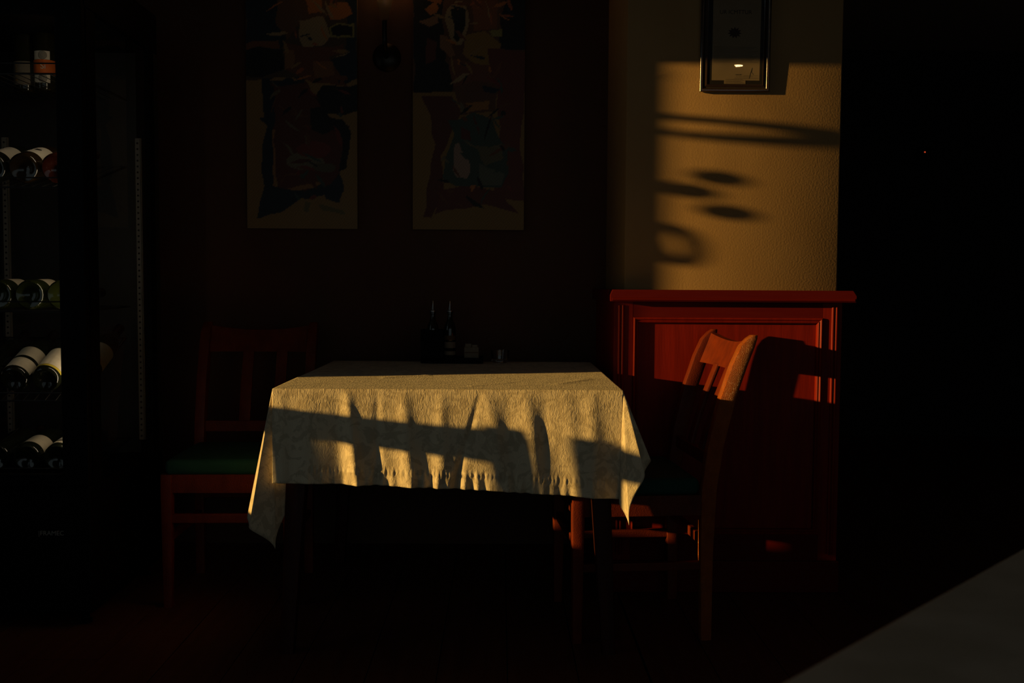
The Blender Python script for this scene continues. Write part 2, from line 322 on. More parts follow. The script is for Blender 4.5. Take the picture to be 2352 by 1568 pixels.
# ------------------------------------------------------------------ tablecloth
def make_cloth():
    W, D = TX1 - TX0, TY1 - TY0; zt = 0.760; oL, oR, oB = 0.375, 0.205, 0.24
    def lerp_ctrl(ctrl, th):
        for (a, va), (c, vc) in zip(ctrl, ctrl[1:]):
            if a >= th >= c:
                k = (a - th) / (a - c); k = k * k * (3 - 2 * k)
                return [va[i] + (vc[i] - va[i]) * k for i in range(3)]
        return ctrl[-1][1] if th < ctrl[-1][0] else ctrl[0][1]
    CL = [(90, (0.0, -0.035, -1)), (80, (0.10, 0.03, -1)), (67, (0.20, 0.15, -0.97)), (52, (0.10, 0.17, -0.98)), (36, (0.0, 0.05, -1)), (16, (-0.17, -0.02, -0.99)), (0, (-0.21, 0.05, -0.98))]
    CR = [(90, (-0.02, -0.02, -1)), (77, (-0.03, -0.05, -1)), (54, (0.04, -0.15, -1)), (30, (0.24, -0.20, -0.95)), (14, (0.36, -0.14, -0.90)), (0, (0.30, 0.08, -0.90))]
    CBL = [(90, (0.0, 0.04, -1)), (45, (-0.05, 0.10, -1)), (0, (-0.03, 0.0, -1))]
    CBR = [(90, (0.0, 0.04, -1)), (45, (0.10, 0.12, -1)), (0, (0.14, 0.0, -1))]
    px = lambda p: (p - 622) / 848.0
    folds = [(px(640), .010, .018, .0), (px(705), .006, .035, .0), (px(772), -.004, .02, 0), (px(797), .013, .018, .03), (px(868), -.005, .012, 0), (px(930), .011, .024, .02),
             (px(1020), .007, .02, 0), (px(1112), -.006, .010, -.075), (px(1125), .008, .025, .06), (px(1175), -.004, .02, 0), (px(1215), .010, .026, .05), (px(1262), -.005, .02, 0),
             (px(1310), .007, .03, .06), (px(1372), .014, .030, .02)]
    rnd = random.Random(3); hem = [(rnd.uniform(0, 6.28), rnd.uniform(110, 210), rnd.uniform(.0006, .0013)) for _ in range(5)]
    def oF(s): return 0.262 + 0.042 * max(0, min(1, s / W)) ** 1.6
    def front_off(s, q, oq):
        k = q / oq; d = 0
        for c, a, wd, sl in folds: d += a * math.exp(-((s - c - sl * k) / (wd * (0.75 + .5 * k))) ** 2)
        d *= 1.55 * k ** 0.75
        hk = max(0, (k - 0.80) / 0.2)
        d += sum(A * math.sin(f * s + ph) for ph, f, A in hem) * hk * 1.6
        if abs(k - 0.86) < 0.06: d += 0.0012 * max(0, 1 - abs(k - 0.86) / 0.03) + (0.0011 * math.sin(s * 470 + 2 * math.sin(s * 40)) + 0.0008 * math.sin(s * 233)) * (1 - abs(k - 0.86) / 0.06)   # stitched hem ridge
        return d
    def pos(s, t):
        """s across (0..W on the table), t in depth (0..D); outside values hang"""
        fx, fy = TX0 + min(max(s, 0), W), TY0 + min(max(t, 0), D)
        p = -s if s < 0 else (s - W if s > W else 0); q = -t if t < 0 else (t - D if t > D else 0)
        top = zt + 0.0008 * math.sin(s * 9 + 1) * math.sin(t * 7) if not (p or q) else zt
        if not p and not q:
            for (ax, ay, bx_, by_, h, wd) in ((.06, .38, .10, .42, .0035, .012), (.27, .34, .40, .43, .003, .010), (.55, .10, .66, .2, .0015, .012), (.80, .16, .90, .31, .002, .014)):
                v = Vector((bx_ - ax, by_ - ay)); k = max(0, min(1, (Vector((s - ax, t - ay)).dot(v)) / v.length_squared))
                dd = (Vector((s - ax, t - ay)) - v * k).length; top += h * math.exp(-(dd / wd) ** 2)
            return Vector((fx, fy, top))
        rr = 0.006
        if p and q:
            th = math.degrees(math.atan2(q, p)); r = math.hypot(p, q)
            front = t < 0; left = s < 0
            ctrl = (CL if left else CR) if front else (CBL if left else CBR)
            d = lerp_ctrl(ctrl, th)
            return Vector((fx + d[0] * r, fy + d[1] * r, zt + d[2] * r))
        drop = max(p, q); soft = rr * (1 - math.exp(-drop / rr))
        if q and t < 0:
            o = front_off(s, q, oF(s))
            kl, kr = math.exp(-s / 0.05), math.exp(-(W - s) / 0.07)
            dx = CL[0][1][0] * kl + CR[0][1][0] * kr; dy = -0.02 * (1 - kl - kr) + CL[0][1][1] * kl + CR[0][1][1] * kr
            return Vector((fx + dx * q, fy + dy * q - soft * 0.5 - o * (1 - kl) * (1 - kr), zt - q))
        if q: return Vector((fx, fy + 0.04 * q + 0.006 * math.sin(s * 23) * q / .24, zt - q))
        e = CL[-1][1] if s < 0 else CR[-1][1]
        k = math.exp(-t / 0.16); kb = math.exp(-(D - t) / 0.1); base = -0.025 if s < 0 else 0.16
        be = (CBL if s < 0 else CBR)[-1][1][0]
        dx = e[0] * k + base * (1 - k) * (1 - kb) + be * kb; wob = 0.006 * math.sin(t * 26 + 1) * p / 0.3 * (1 - k) * (1 if s > 0 else .4)
        return Vector((fx + dx * p + wob, fy + e[1] * k * p, zt + (e[2] * k - (1 - k)) * p))
    ns, nt_ = 420, 70
    S = [-oL + oL * (i / 34) for i in range(34)] + [W * i / ns for i in range(ns)] + [W + oR * (i / 30) for i in range(31)]
    T = [('f', 1 - i / 70) for i in range(70)] + [('t', D * i / nt_) for i in range(nt_)] + [('b', i / 14) for i in range(15)]
    V, UV = [], []
    for kind, t in T:
        for s in S:
            tt = -t * oF(s) if kind == 'f' else t if kind == 't' else D + t * oB
            V.append(pos(s, tt)); UV.append((s + 1, tt + 1))
    n = len(S); Fc = [(j * n + i, j * n + i + 1, (j + 1) * n + i + 1, (j + 1) * n + i) for j in range(len(T) - 1) for i in range(n - 1)]
    me = bpy.data.meshes.new('tablecloth'); me.from_pydata(V, [], Fc); uv = me.uv_layers.new(name='UVMap')
    for lp in me.loops: uv.data[lp.index].uv = UV[lp.vertex_index]
    me.polygons.foreach_set('use_smooth', [True] * len(me.polygons)); me.materials.append(M_cloth)
    o = bpy.data.objects.new('tablecloth', me); C.objects.link(o)
    so = o.modifiers.new('thick', 'SOLIDIFY'); so.thickness = 0.0012; so.offset = -1
    return tag(o, 'cream damask tablecloth with a stitched hem hanging over the table', 'tablecloth')
make_cloth()

# ------------------------------------------------------------------ chairs
def make_chair(loc, rz, label, group='cherry slat-back dining chairs'):
    c = empty('dining_chair', loc, (0, 0, rz), label, 'chair', group)
    for sx in (-1, 1):
        x = sx * 0.195
        MB().sweep_rect([(x, 0.203, 0.0, .016, .016), (x, 0.200, 0.25, .017, .019), (x, 0.204, 0.45, .018, .023), (x, 0.222, 0.58, .018, .024), (x, 0.256, 0.72, .018, .024),
                         (x, 0.290, 0.82, .018, .024), (x, 0.313, 0.875, .018, .022), (x, 0.327, 0.898, .017, .015), (x, 0.335, 0.908, .015, .008)]).build('back_post', M_post_lit if sx > 0 else M_chair, c, 30)
        MB().sweep_rect([(x, -0.185, 0.0, .014, .014), (x, -0.185, 0.36, .018, .018), (x, -0.185, 0.435, .018, .018)]).build('front_leg', M_chair, c, 30)
        MB().box(x - .010, x + .010, -0.17, 0.19, 0.21, 0.235, bev=.003).build('side_stretcher', M_chair, c)
        MB().box(x - .011, x + .011, -0.17, 0.19, 0.375, 0.435).build('side_rail', M_chair, c)
    MB().box(-0.18, 0.18, -0.197, -0.175, 0.375, 0.435).build('front_rail', M_chair, c)
    MB().box(-0.18, 0.18, 0.190, 0.212, 0.375, 0.435).build('rear_rail', M_chair, c)
    MB().box(-0.18, 0.18, -0.195, -0.175, 0.275, 0.305, bev=.003).build('front_stretcher', M_chair, c)
    MB().box(-0.18, 0.18, 0.190, 0.208, 0.275, 0.305, bev=.003).build('rear_stretcher', M_chair, c)
    # top rail, bowed backwards and scooped along the top
    V, Fc = [], []; n = 16
    for i in range(n + 1):
        x = -0.179 + 0.358 * i / n; k = 1 - (x / 0.179) ** 2
        zt = 0.896 - 0.017 * k; zb = 0.800; bow = 0.012 * k
        for z, yb in ((zb, 0.292), (zt, 0.330)):
            V.append((x, yb + bow - 0.010, z)); V.append((x, yb + bow + 0.010, z))
    for i in range(n):
        a, d = i * 4, i * 4 + 4
        Fc += [(a, d, d + 2, a + 2), (a + 1, a + 3, d + 3, d + 1), (a + 2, d + 2, d + 3, a + 3), (a, a + 1, d + 1, d)]
    Fc += [(0, 2, 3, 1), (n * 4, n * 4 + 1, n * 4 + 3, n * 4 + 2)]
    MB().quadmesh(V, Fc).build('top_rail', M_chair, c, 30)
    MB().box(-0.178, 0.178, 0.206, 0.226, 0.515, 0.555, bev=.003).build('lower_back_rail', M_chair, c)
    for x in (-0.038, 0.085):
        MB().sweep_rect([(x, 0.216, 0.552, .021, .007), (x, 0.234, 0.62, .021, .007), (x, 0.266, 0.72, .021, .007), (x, 0.300, 0.806, .021, .007)]).build('back_slat', M_chair, c, 30)
    t = bmesh.new(); bmesh.ops.create_cube(t, size=1); bmesh.ops.scale(t, vec=(0.40, 0.385, 0.05), verts=t.verts)
    bmesh.ops.bevel(t, geom=t.edges[:], offset=0.018, segments=4, affect='EDGES', profile=.5); bmesh.ops.subdivide_edges(t, edges=[e for e in t.edges if e.calc_length() > .2], cuts=6, use_grid_fill=True)
    for v in t.verts:
        if v.co.z > 0.01: v.co.z += 0.012 * max(0, 1 - (v.co.x / .2) ** 2) * max(0, 1 - (v.co.y / .19) ** 2)
    bmesh.ops.translate(t, vec=(0, -0.012, 0.458), verts=t.verts)
    tag(MB().add(t).build('seat_cushion', M_green, c, 50), 'dark green padded seat')
    return c
ch = make_chair((0.396, 3.092, 0), R(-85), 'cherry slat-back chair right of the table with sunlit top rail')
ch2 = copy_tree(ch); ch2.location = (-0.885, 3.390, 0); ch2.rotation_euler = (0, 0, R(1.5))
ch2['label'] = 'shaded green-seated chair between the wine cooler and the left end of the table'
ch3 = copy_tree(ch); ch3.location = (-1.585, 2.455, 0); ch3.rotation_euler = (0, 0, R(90))
ch3['label'] = 'chair beside the left window, its top rail casting the long shadow on the tablecloth'
ch4 = copy_tree(ch); ch4.location = (-1.585, 2.000, 0); ch4.rotation_euler = (0, 0, R(90))
ch4['label'] = 'chair nearer the viewer by the left window, shading the right corner of the tablecloth'

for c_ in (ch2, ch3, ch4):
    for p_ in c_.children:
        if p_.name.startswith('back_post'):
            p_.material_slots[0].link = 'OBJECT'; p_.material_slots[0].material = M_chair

# ------------------------------------------------------------------ things on the table
cad = empty('condiment_caddy', (-0.19, 3.70, 0.7625), label='black open caddy tray holding cruets at the back of the table', cat='caddy')
MB().box(-0.105, 0.125, -0.045, 0.045, 0, 0.008, bev=.002).build('tray', M_black, cad)
MB().box(-0.105, 0.125, -0.045, -0.040, 0.008, 0.020).box(-0.105, 0.125, 0.040, 0.045, 0.008, 0.022).box(0.120, 0.125, -0.04, 0.04, 0.008, 0.022).build('rim', M_black, cad)
MB().box(-0.105, -0.100, -0.045, 0.045, 0.008, 0.122).box(-0.026, -0.022, -0.045, 0.045, 0.008, 0.122).box(-0.100, -0.026, -0.045, -0.040, 0.008, 0.122).box(-0.100, -0.026, 0.040, 0.045, 0.008, 0.122).build('tall_compartment', M_black, cad)
def cruet(x, label, bands):
    o = empty('cruet_bottle', (-0.19 + x, 3.70, 0.7708), label=label, cat='bottle', group='oil and vinegar cruets')
    MB().lathe([(0, .0005), (.020, .0005), (.0225, .004), (.0225, .115), (.020, .130), (.012, .148), (.009, .158), (.009, .170), (.0115, .172), (.0115, .180), (0, .180)], 24).build('bottle_body', M_bdark, o, 40)
    MB().lathe([(0, .180), (.0125, .180), (.0125, .184), (.007, .186), (.004, .200), (.003, .214), (.0045, .220), (0, .221)], 16).build('steel_pourer', M_steel, o, 40)
    for z0, z1, m in bands:
        MB().lathe([(.0228, z0), (.0228, z1)], 14, a0=R(200), a1=R(340)).build('label_band', m, o, 60)
    return o
cruet(-0.062, 'left dark cruet with a steel pourer, sunk in the tall caddy compartment', [])
cruet(0.001, 'right cruet with banded pale label and steel pourer, in the caddy', [(0.020, 0.034, M_grey_l), (0.046, 0.068, M_grey_l), (0.076, 0.092, M_brown_l)])
sb = empty('sugar_packet_box', (-0.108, 3.70, 0.7708), label='small pale sugar packet box on the right end of the caddy', cat='box')
MB().box(-.027, .027, -.022, .022, 0, .050, bev=.002).build('carton', M_grey_l, sb)
MB().box(-.026, .026, -.0232, -.0222, .028, .0315).build('printed_line', M_brown_l, sb)
MB().box(-.023, -.001, -.018, .018, .050, .062).box(.002, .022, -.018, .018, .050, .058).build('packets', M_grey_l, sb)
gb = empty('glass_ashtray', (-0.003, 3.70, 0.7612), label='small clear glass ashtray right of the caddy on the tablecloth', cat='ashtray')
MB().lathe([(0, .0005), (.026, .0005), (.030, .004), (.034, .040), (.034, .048), (.030, .048), (.025, .012), (0, .010)], 24).build('bowl', M_glass, gb, 40)

# ------------------------------------------------------------------ wine cooler
FX0, FX1, FY0, FY1 = -1.86, -1.232, 2.97, 3.62
fr = empty('wine_cooler', ((FX0 + FX1) / 2, (FY0 + FY1) / 2, 0), label='tall black glass-sided wine cooler at the left edge', cat='wine cooler')
def P(mb, name, m, parent=fr, smooth=False):
    o = mb.build(name, m, parent, smooth); o.location = (-(FX0 + FX1) / 2, -(FY0 + FY1) / 2, 0) if parent is fr else (0, 0, 0); return o
P(MB().box(FX0, FX1, FY0 + .01, FY1, .05, .44, bev=.006), 'base_cabinet', M_black)
for a in (FX0 + .05, FX1 - .05):
    for c_ in (FY0 + .08, FY1 - .06): P(MB().lathe([(0, 0), (.02, 0), (.02, .01), (.012, .012), (.012, .05), (0, .05)], 14, M=Matrix.Translation((a, c_, 0))), 'foot', M_black)
P(MB().box(FX0, FX1, FY0 + .01, FY1, 1.86, 2.0, bev=.006), 'header', M_black)
P(MB().box(FX0, FX1, FY1 - .04, FY1, .44, 1.86), 'back_panel', M_inner)
P(MB().box(FX0, FX0 + .035, FY0 + .035, FY1 - .04, .44, 1.86), 'side_panel', M_black)
P(MB().box(FX1 - .045, FX1, FY0 + .035, FY0 + .10, .44, 1.86), 'front_post', M_black)
P(MB().box(FX1 - .045, FX1, FY1 - .09, FY1 - .04, .44, 1.86), 'rear_post', M_black)
P(MB().box(FX1 - .014, FX1 - .008, FY0 + .10, FY1 - .09, .44, 1.86), 'side_glass', M_pane)
dr = P(MB().box(FX0, FX0 + .07, FY0, FY0 + .03, .44, 1.90, bev=.004).box(FX1 - .078, FX1, FY0, FY0 + .03, .44, 1.90, bev=.004)
       .box(FX0 + .07, FX1 - .078, FY0, FY0 + .03, .44, .475).box(FX0 + .07, FX1 - .078, FY0, FY0 + .03, 1.83, 1.90), 'door', M_black)
P(MB().box(FX0 + .07, FX1 - .078, FY0 + .012, FY0 + .018, .475, 1.83), 'door_glass', M_pane, dr)
P(MB().tube([(FX0 + .03, FY0, .95), (FX0 + .03, FY0 - .035, .97), (FX0 + .03, FY0 - .035, 1.33), (FX0 + .03, FY0, 1.35)], .008, 10), 'handle', M_black, dr)
for i in range(5): P(MB().box(FX0 + .08, FX1 - .08, FY0 + .004, FY0 + .012, .10 + i * .022, .108 + i * .022), 'vent_slat', M_black)
lg = text_mesh('|FRAMEC', 0.0195, M_logo, 'maker_badge', fr, (-1.352 - (FX0 + FX1) / 2, FY0 + 0.0092 - (FY0 + FY1) / 2, .295), (R(90), 0, 0)); lg.scale = (1.0, 1, 1)
for a in (-1.722, -1.262):
    s_ = P(MB().box(a - .008, a + .008, FY1 - .125, FY1 - .119, .50, 1.55).box(a + .010, a + .012, FY1 - .125, FY1 - .115, .50, 1.55), 'shelf_standard', M_strip)
    q = MB()
    for k in range(52): q.box(a - .003, a + .003, FY1 - .1262, FY1 - .1248, .51 + k * .02, .516 + k * .02)
    P(q, 'slot', M_slot, s_)['kind'] = 'stuff'
# LED strip on the inside of the door post
lp = P(MB().box(FX1 - .051, FX1 - .045, FY0 + .083, FY0 + .093, .52, 1.80), 'led_strip', M_inner)
q = MB()
for k in range(92): q.box(FX1 - .0530, FX1 - .0510, FY0 + .0865, FY0 + .0895, .53 + k * .0137, .533 + k * .0137)
P(q, 'led', M_led, lp)['kind'] = 'stuff'
ld = bpy.data.lights.new('cooler_led', 'AREA'); lo = bpy.data.objects.new('cooler_led', ld); C.objects.link(lo)
ld.shape = 'RECTANGLE'; ld.size = 0.006; ld.size_y = 1.26; ld.energy = 0.50; ld.color = (1.0, 0.80, 0.52)
lo.location = (FX1 - .055, FY0 + .088, 1.16)
lo.rotation_euler = Vector((-1, 0.35, 0)).to_track_quat('-Z', 'Y').to_euler()

SH = [(1.672, 0), (1.335, 15), (0.962, 1), (0.690, 24), (0.455, 8)]
def shelf_pt(i, x, y, h):
    z, t = SH[i]; t = R(t); d = y - (FY0 + .06)
    return Vector((x, FY0 + .06 + d * math.cos(t) - h * math.sin(t), z + d * math.sin(t) + h * math.cos(t)))
for i, (z, t) in enumerate(SH):
    e = MB(); L_ = 0.42
    e.tube([(-1.76, 0, 0), (-1.28, 0, 0), (-1.28, L_, 0), (-1.76, L_, 0)], .003, 6, closed=True)
    for k in range(15): e.tube([(-1.745 + k * .0325, 0, .0), (-1.745 + k * .0325, L_, .0)], .0014, 5)
    e.tube([(-1.76, 0, 0), (-1.76, -.004, .030), (-1.28, -.004, .030), (-1.28, 0, 0)], .0022, 6)
    o = e.build('wire_shelf', M_wire, fr); o.location = (-(FX0 + FX1) / 2, FY0 + .06 - (FY0 + FY1) / 2, z); o.rotation_euler = (R(t), 0, 0)

def wine_bottle(loc, rot, r, glass, bands, label, group, sparkling=False):
    o = empty('wine_bottle', loc, rot, label, 'bottle', group)
    MB().lathe([(0, .022), (r * .45, .010), (r * .72, .0015), (r * .86, 0), (r * .97, .005), (r, .014), (r, .175), (r * .93, .198), (r * .55, .228), (.0155, .250), (.0145, .262), (.0145, .262)], 32).build('glass_body', glass, o, 50)
    MB().lathe([(.0145, .258), (.0152, .258), (.0152, .300), (.0165, .302), (.0165, .312), (.012, .315), (0, .315)], 20).build('capsule', M_foil, o, 40)
    for z0, z1, m, sw in bands:
        MB().lathe([(r + .0006, z0), (r + .0006, z1)], 20, a0=R(270 - sw), a1=R(270 + sw)).build('paper_label', m, o, 60)
    return o
def lying(i, x, r, glass, bands, label, group, yaw=0.0, y=0.045):
    t = SH[i][1]; p = shelf_pt(i, x, FY0 + .06 + y, r + .0035)
    return wine_bottle(p, Euler((-R(90 - t), 0, R(yaw)), 'XYZ'), r, glass, bands, label, group)
g2, g3, g4, g5 = 'bottles lying on the second shelf', 'green bottles lying on the third shelf', 'bottles lying on the fourth shelf', 'bottles lying on the lowest shelf'
l2 = [(.045, .135, M_cream2, 95)]
lying(1, -1.550, .046, M_bdark, l2, 'dark bottle cut by the left photo edge, second shelf of the cooler', g2)
b2 = lying(1, -1.452, .046, M_bamber, l2, 'amber bottle with white label in the middle of the second shelf', g2)
MB().tube([(0.010 + .014 * math.cos(a), -.0467 + .003 * abs(math.cos(a)), .088 + .005 * math.sin(a)) for a in [k * .5236 for k in range(12)]], .0012, 5, closed=True).build('ink_loop', M_ink, b2)
MB().tube([(-.030, -.036, .083), (-.004, -.0472, .087)], .0011, 5).build('ink_stroke', M_ink, b2)
lying(1, -1.354, .046, M_bred, l2, 'reddish bottle half hidden by the door post, second shelf', g2)
l3 = [(.055, .130, M_cream, 70)]
lying(2, -1.545, .046, M_bgreen, l3, 'green bottle at the left photo edge, third shelf of the cooler', g3)
lying(2, -1.448, .046, M_bgreen, l3, 'olive green bottle in the middle of the third shelf', g3)
lying(2, -1.351, .046, M_bgreen, l3, 'green bottle half hidden by the door post, third shelf', g3)
l4 = [(.018, .070, M_cream, 80), (.084, .140, M_cream, 80)]
lying(3, -1.585, .043, M_bdark, [], 'unlabelled dark bottle at the left photo edge, fourth shelf', g4)
lying(3, -1.490, .043, M_bdark, l4, 'dark bottle with two cream labels, fourth shelf of the cooler', g4)
lying(3, -1.395, .043, M_bdark, [(.018, .028, M_ochre, 80), (.0285, .130, M_cream, 80)], 'dark bottle with yellow-edged cream label beside the door post', g4)
lying(3, -1.292, .040, M_bdark, [(.03, .13, M_dim_l, 110)], 'bottle seen dimly through the side glass of the cooler', g4, y=.10)
l5 = [(.030, .100, M_cream, 80)]
lying(4, -1.560, .044, M_bdark, [], 'black bottle without visible label at left of the lowest shelf', g5)
lying(4, -1.465, .044, M_bdark, l5, 'black bottle with grey-cream label, middle of the lowest shelf', g5)
lying(4, -1.370, .044, M_bdark, [(.020, .040, M_cream, 80), (.050, .110, M_cream, 80)], 'black bottle with two-part label beside the door post, lowest shelf', g5)
# two bottles standing on the top shelf
sa = wine_bottle((-1.577, 3.36, 1.6752), (0, 0, R(6)), .037, M_bclear, [(.022, .098, M_grey_l, 75)], 'standing bottle with grey label and vertical gold lettering, top shelf', 'bottles standing on the top shelf')
tx = text_mesh('&  l i t t i l', 0.013, M_gold, 'gold_lettering', sa, (-.018, -.0345, .060), (R(90), 0, 0)); tx.rotation_euler = Euler((R(90), R(-90), R(-25)), 'XYZ')
so = wine_bottle((-1.500, 3.33, 1.6752), (0, 0, R(4)), .034, M_bclear, [(.052, .098, M_orange, 85), (.024, .0515, M_cream2, 45), (.0985, .126, M_cream2, 45)], 'standing bottle with orange label between two spiral patches, top shelf', 'bottles standing on the top shelf')
text_mesh('Si', 0.026, M_cream2, 'label_lettering', so, (.006, -.0352, .076), (R(90), 0, R(6)))
for zc in (.038, .112):
    for k in range(5):
        rr = .0025 + k * .0026
        pts = []
        for j in range(24):
            a = 2 * math.pi * j / 24; lx = .004 + rr * math.cos(a); pts.append((lx, -math.sqrt(.0349 ** 2 - lx * lx), zc + rr * math.sin(a)))
        MB().tube(pts, .0008, 4, closed=True).build('spiral_ring', M_ink, so)

# ------------------------------------------------------------------ paintings on the back wall
def inside(poly, x, y):
    c = False; n = len(poly)
    for i in range(n):
        x1, y1 = poly[i]; x2, y2 = poly[i - 1]
        if (y1 > y) != (y2 > y) and x < (x2 - x1) * (y - y1) / (y2 - y1) + x1: c = not c
    return c
def ell(cx_, cy_, rx, ry): return [(cx_ + rx * math.cos(k * .4189), cy_ + ry * math.sin(k * .4189)) for k in range(15)]
def painting(x0, x1, z0, z1, pxa, pxb, pyb, base, shapes, label, seed):
    e = empty('canvas_painting', ((x0 + x1) / 2, Y1 - .0005, z0), label=label, cat='painting', group='tall abstract canvases on the back wall')
    W_, H_ = x1 - x0, z1 - z0
    MB().box(-W_ / 2, W_ / 2, -.028, 0, 0, H_).build('stretched_canvas', mat('canvas_edge', (0.10, 0.07, 0.035), 0.8, bump=.0003, bscale=400), e)
    nx, nz = 110, 220; V, Fc, col = [], [], []; rn = random.Random(seed)
    ph = [(rn.uniform(0, 6), rn.uniform(.02, .10), rn.uniform(.02, .10), rn.uniform(.8, 2.0)) for _ in range(8)]
    pyt = pyb - H_ * 576
    for k in range(70):
        sx_, sy_ = rn.uniform(pxa + 60, pxb - 30), rn.uniform(-20, 470); an = rn.uniform(-1.4, 1.4) if sy_ > 150 else rn.uniform(-.6, 1.5); ln, wd = rn.uniform(6, 26), rn.uniform(1.5, 5)
        ca, sa_ = math.cos(an), math.sin(an); hot = sy_ < 190
        cc = rn.choice([ORG, TAN, OC, (.34, .10, .03), NAVY, (.15, .05, .02)] if hot else [RED, (.13, .05, .02), (.14, .12, .07), BLK, TEAL, (.16, .03, .02)])
        shapes.append(([(sx_ + ca * a_ - sa_ * b_, sy_ + sa_ * a_ + ca * b_) for a_, b_ in ((-ln, 0), (-ln * .3, -wd), (ln * .6, -wd * .8), (ln, wd * .3), (ln * .2, wd))], cc))
    shapes = [(p_, c__, min(q_[0] for q_ in p_), max(q_[0] for q_ in p_), min(q_[1] for q_ in p_), max(q_[1] for q_ in p_)) for p_, c__ in shapes]
    for j in range(nz + 1):
        for i in range(nx + 1):
            V.append((-W_ / 2 + W_ * i / nx, -.0286 , H_ * j / nz))
            x = pxa + (pxb - pxa) * i / nx; y = pyb + (pyt - pyb) * j / nz
            wx = x + sum(a * math.sin(fx * x + fy * y + p) for p, fx, fy, a in ph[:4]); wy = y + sum(a * math.sin(fx * y - fy * x + p) for p, fx, fy, a in ph[4:])
            c_ = base(wx, wy)
            for poly, cc, bx0, bx1, by0, by1 in shapes:
                if bx0 < wx < bx1 and by0 < wy < by1 and inside(poly, wx, wy): c_ = cc
            v = 1 + .22 * math.sin(x * .9 + 1.3 * math.sin(y * .21)) * math.sin(y * .8 + math.sin(x * .3)); col.append((c_[0] * v, c_[1] * v, c_[2] * v, 1))
    n = nx + 1; Fc = [(j * n + i, j * n + i + 1, (j + 1) * n + i + 1, (j + 1) * n + i) for j in range(nz) for i in range(nx)]
    me = bpy.data.meshes.new('painted_surface'); me.from_pydata(V, [], Fc); at = me.color_attributes.new('paint', 'FLOAT_COLOR', 'POINT')
    at.data.foreach_set('color', [k for q_ in col for k in q_])
    m = bpy.data.materials.new('oil_paint'); m.use_nodes = True; b_ = m.node_tree.nodes['Principled BSDF']; b_.inputs['Roughness'].default_value = 0.55
    a_ = m.node_tree.nodes.new('ShaderNodeVertexColor'); a_.layer_name = 'paint'; m.node_tree.links.new(a_.outputs[0], b_.inputs['Base Color'])
    nn = m.node_tree.nodes.new('ShaderNodeTexNoise'); nn.inputs['Scale'].default_value = 130; bb = m.node_tree.nodes.new('ShaderNodeBump'); bb.inputs['Distance'].default_value = .0012
    m.node_tree.links.new(nn.outputs['Fac'], bb.inputs['Height']); m.node_tree.links.new(bb.outputs[0], b_.inputs['Normal'])
    me.materials.append(m); o = bpy.data.objects.new('painted_surface', me); C.objects.link(o); o.parent = e
    return e
OC, TAN, NAVY, BLK, RED, ORG, TEAL, YEL = (.26, .16, .055), (.30, .22, .11), (.012, .022, .034), (.006, .006, .007), (.095, .026, .016), (.42, .15, .03), (.045, .075, .06), (.24, .22, .06)
shL = [([(570, -300), (660, -300), (655, 110), (640, 125), (570, 108)], NAVY), ([(790, -300), (822, -300), (822, 190), (775, 200), (760, 150), (800, 130)], NAVY),
       ([(570, 108), (640, 100), (645, 118), (570, 120)], (.16, .06, .02)), ([(568, 120), (652, 120), (652, 165), (600, 185), (568, 182)], BLK),
       ([(655, -300), (760, -300), (770, 20), (745, 60), (690, 60), (660, 100), (640, 60)], (.12, .06, .025)), ([(700, -20), (735, -20), (742, 40), (710, 44)], ORG), ([(752, 22), (800, 18), (808, 46), (760, 54)], ORG),
       ([(688, 55), (745, 50), (760, 90), (740, 114), (700, 116), (686, 90)], TAN), ([(758, 74), (778, 59), (820, 62), (819, 93), (780, 97), (760, 92)], YEL), ([(762, 76), (780, 63), (815, 66), (814, 90), (780, 93), (764, 90)], BLK),
       ([(660, 110), (740, 118), (792, 108), (795, 125), (760, 140), (775, 165), (800, 200), (720, 196), (680, 175), (655, 165)], (.13, .045, .02)), ([(655, 125), (678, 125), (676, 160), (655, 165)], (.22, .11, .04)),
       ([(722, 145), (770, 150), (770, 175), (725, 190)], (.20, .09, .03)), ([(745, 203), (826, 200), (826, 262), (740, 265), (725, 230)], BLK),
       ([(630, 196), (700, 186), (735, 235), (740, 265), (800, 290), (785, 390), (780, 420), (740, 430), (720, 460), (640, 440), (628, 380)], RED),
       (ell(700, 372, 42, 20), (.15, .13, .08)), (ell(720, 345, 40, 18), (.16, .03, .022)), (ell(745, 385, 30, 12), (.10, .09, .05)),
       ([(622, 300), (636, 300), (632, 440), (742, 415), (745, 425), (626, 452)], (.26, .13, .04)),
       ([(600, 188), (700, 184), (698, 196), (632, 204), (632, 280), (628, 300), (632, 330), (626, 430), (700, 440), (742, 420), (748, 446), (712, 458), (690, 455), (640, 490), (588, 499), (606, 430), (604, 380), (612, 290), (598, 276), (610, 272)], NAVY),
       ([(716, 255), (742, 250), (760, 276), (788, 276), (806, 310), (800, 390), (784, 392), (786, 320), (765, 300), (742, 310), (715, 300)], BLK), ([(784, 395), (792, 440), (782, 462), (752, 455), (742, 430), (762, 424)], NAVY),
       ([(700, 462), (715, 466), (712, 485), (700, 484)], (.14, .12, .05)), ([(735, 470), (790, 480), (795, 490), (745, 486)], (.14, .12, .05))]
painting(-1.005, -0.570, 1.269, 2.20, 568, 822, 524, lambda x, y: OC if y > 190 else (.07, .045, .025), shL, 'tall abstract canvas with a blue-black outline, left of the wall lamp', 3)
